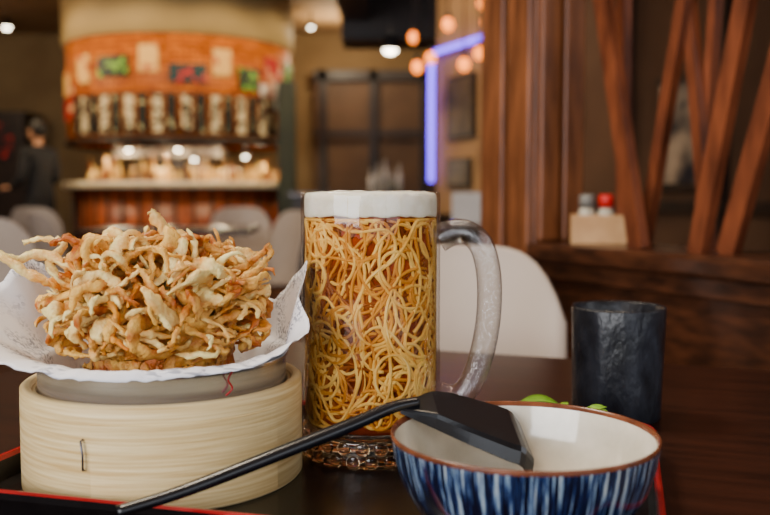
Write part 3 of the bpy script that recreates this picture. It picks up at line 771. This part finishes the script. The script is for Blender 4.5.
per.append(sphere("nose", (0, .112, 1.575), .014, M_skin, .8, 1.1, 1.4, 10, 8))
per.append(sphere("mouth", (0, .100, 1.535), .016, pmat("lips", srgb(150, 80, 74), None, 5, .5), 1.3, .5, .4, 10, 8))
for sx in (-1, 1):
    per.append(sphere("eye", (sx*.030, .097, 1.597), .010, M_hair, 1, .5, .6, 10, 8))
    per.append(sphere("ear", (sx*.080, .01, 1.585), .022, M_skin, .35, .7, 1.2, 10, 8))
for sx, wz, wy, wx in ((-1, 1.02, .20, -.19), (1, 1.05, .21, .17)):
    per.append(skin_obj("palm", [(wx, wy, wz), (wx*.97, wy+.05, wz+.005), (wx*.95, wy+.10, wz+.005)], [(0, 1), (1, 2)], [.028, (.036, .018), (.036, .014)], M_skin, 1))
    for k in range(4):
        ox = (-.027+.018*k); L_ = (.062, .076, .072, .056)[k]
        b0 = Vector((wx*.95+ox, wy+.095, wz+.005)); per.append(skin_obj("finger", [tuple(b0), tuple(b0+Vector((0, L_*.5, -.008))), tuple(b0+Vector((0, L_*.9, -.03)))], [(0, 1), (1, 2)], [.009, .008, .007], M_skin, 1))
    b0 = Vector((wx*.95-sx*.03, wy+.04, wz+.005)); per.append(skin_obj("thumb", [tuple(b0), tuple(b0+Vector((-sx*.025, .03, .0))), tuple(b0+Vector((-sx*.028, .06, -.01)))], [(0, 1), (1, 2)], [.012, .010, .008], M_skin, 1))
group("standing_person", per, (-3.46, 9.05, F), math.radians(60))

# ================================================================= LIGHTS
def area(name, loc, tgt, size, power, col, sy=None):
    l = bpy.data.lights.new(name, 'AREA'); l.energy = power; l.color = col; l.size = size
    if sy: l.shape = 'RECTANGLE'; l.size_y = sy
    o = bpy.data.objects.new(name, l); C.objects.link(o); o.location = loc
    o.rotation_euler = (Vector(tgt)-Vector(loc)).to_track_quat('-Z', 'Y').to_euler(); return o
def point(name, loc, power, col, r=.08):
    l = bpy.data.lights.new(name, 'POINT'); l.energy = power; l.color = col; l.shadow_soft_size = r
    o = bpy.data.objects.new(name, l); C.objects.link(o); o.location = loc; return o
def cone(name, loc, tgt, power, col, ang=80, r=.06):
    l = bpy.data.lights.new(name, 'SPOT'); l.energy = power; l.color = col; l.shadow_soft_size = r; l.spot_size = math.radians(ang); l.spot_blend = .5
    o = bpy.data.objects.new(name, l); C.objects.link(o); o.location = loc
    o.rotation_euler = (Vector(tgt)-Vector(loc)).to_track_quat('-Z', 'Y').to_euler(); return o
area("window_daylight_left", (-2.4, -2.4, 1.0), (-.05, .6, .05), 3.2, 190, (.98, .98, 1), 1.7)
area("window_daylight_right", (1.5, -2.4, 1.0), (.05, .6, .05), 3.0, 30, (.97, .98, 1), 1.7)
area("ceiling_lamp_table", (-.9, 1.2, 2.0), (-.1, .6, .05), .5, 48, (1, .86, .66))
area("side_window_daylight", (1.9, .4, 1.1), (.1, .7, .05), .9, 9, (.92, .95, 1))  # added fill from the right; no window is built on this side
for ph in (-60, -20, 20, 60):
    p = bp(ph, 2.6, 2.1); cone("canopy_light", p, bp(ph*.8, 1.2, .85), 110, (1, .78, .46), 85)
for ph in (-40, -10, 20, 50):
    p = bp(ph, 1.04, .60); point("counter_light", p, 10, (1, .78, .48), .03)
point("room_light_left", (-4.9, 8.2, 1.9), 60, (1, .8, .55), .1)
point("room_light_mid", (-.6, 10.8, 1.9), 38, (1, .8, .52), .1)
cone("room_light_dining", (-.3, 5.4, 2.1), (.7, 6.4, .6), 110, (1, .78, .52), 100)
cone("room_light_back", (.1, 9.6, 2.2), (.1, 11.8, .8), 45, (1, .78, .52), 110)
cone("room_light_hall", (-2.0, 5.0, 2.2), (-2.0, 5.3, F), 130, (1, .84, .62), 130)
point("partition_light", (.25, 1.1, 1.7), 20, (1, .80, .58), .12)  # added fill without a fixture, brightens the slats
w = bpy.data.worlds.new("World"); bpy.context.scene.world = w; w.use_nodes = True
w.node_tree.nodes["Background"].inputs[0].default_value = (.75, .85, 1, 1); w.node_tree.nodes["Background"].inputs[1].default_value = 1.2

# ================================================================= CAMERA
cam = bpy.data.cameras.new("camera"); co = bpy.data.objects.new("camera", cam); C.objects.link(co)
co.location = (0, 0, .19); co.rotation_euler = (math.radians(90-3.97), 0, 0)
cam.sensor_width = 36; cam.lens = 42.1; cam.clip_start = .02
cam.dof.use_dof = True; cam.dof.focus_distance = .61; cam.dof.aperture_fstop = 6.0
bpy.context.scene.camera = co

for o in list(bpy.data.objects):
    if o.parent is None: o.location.z += OZ
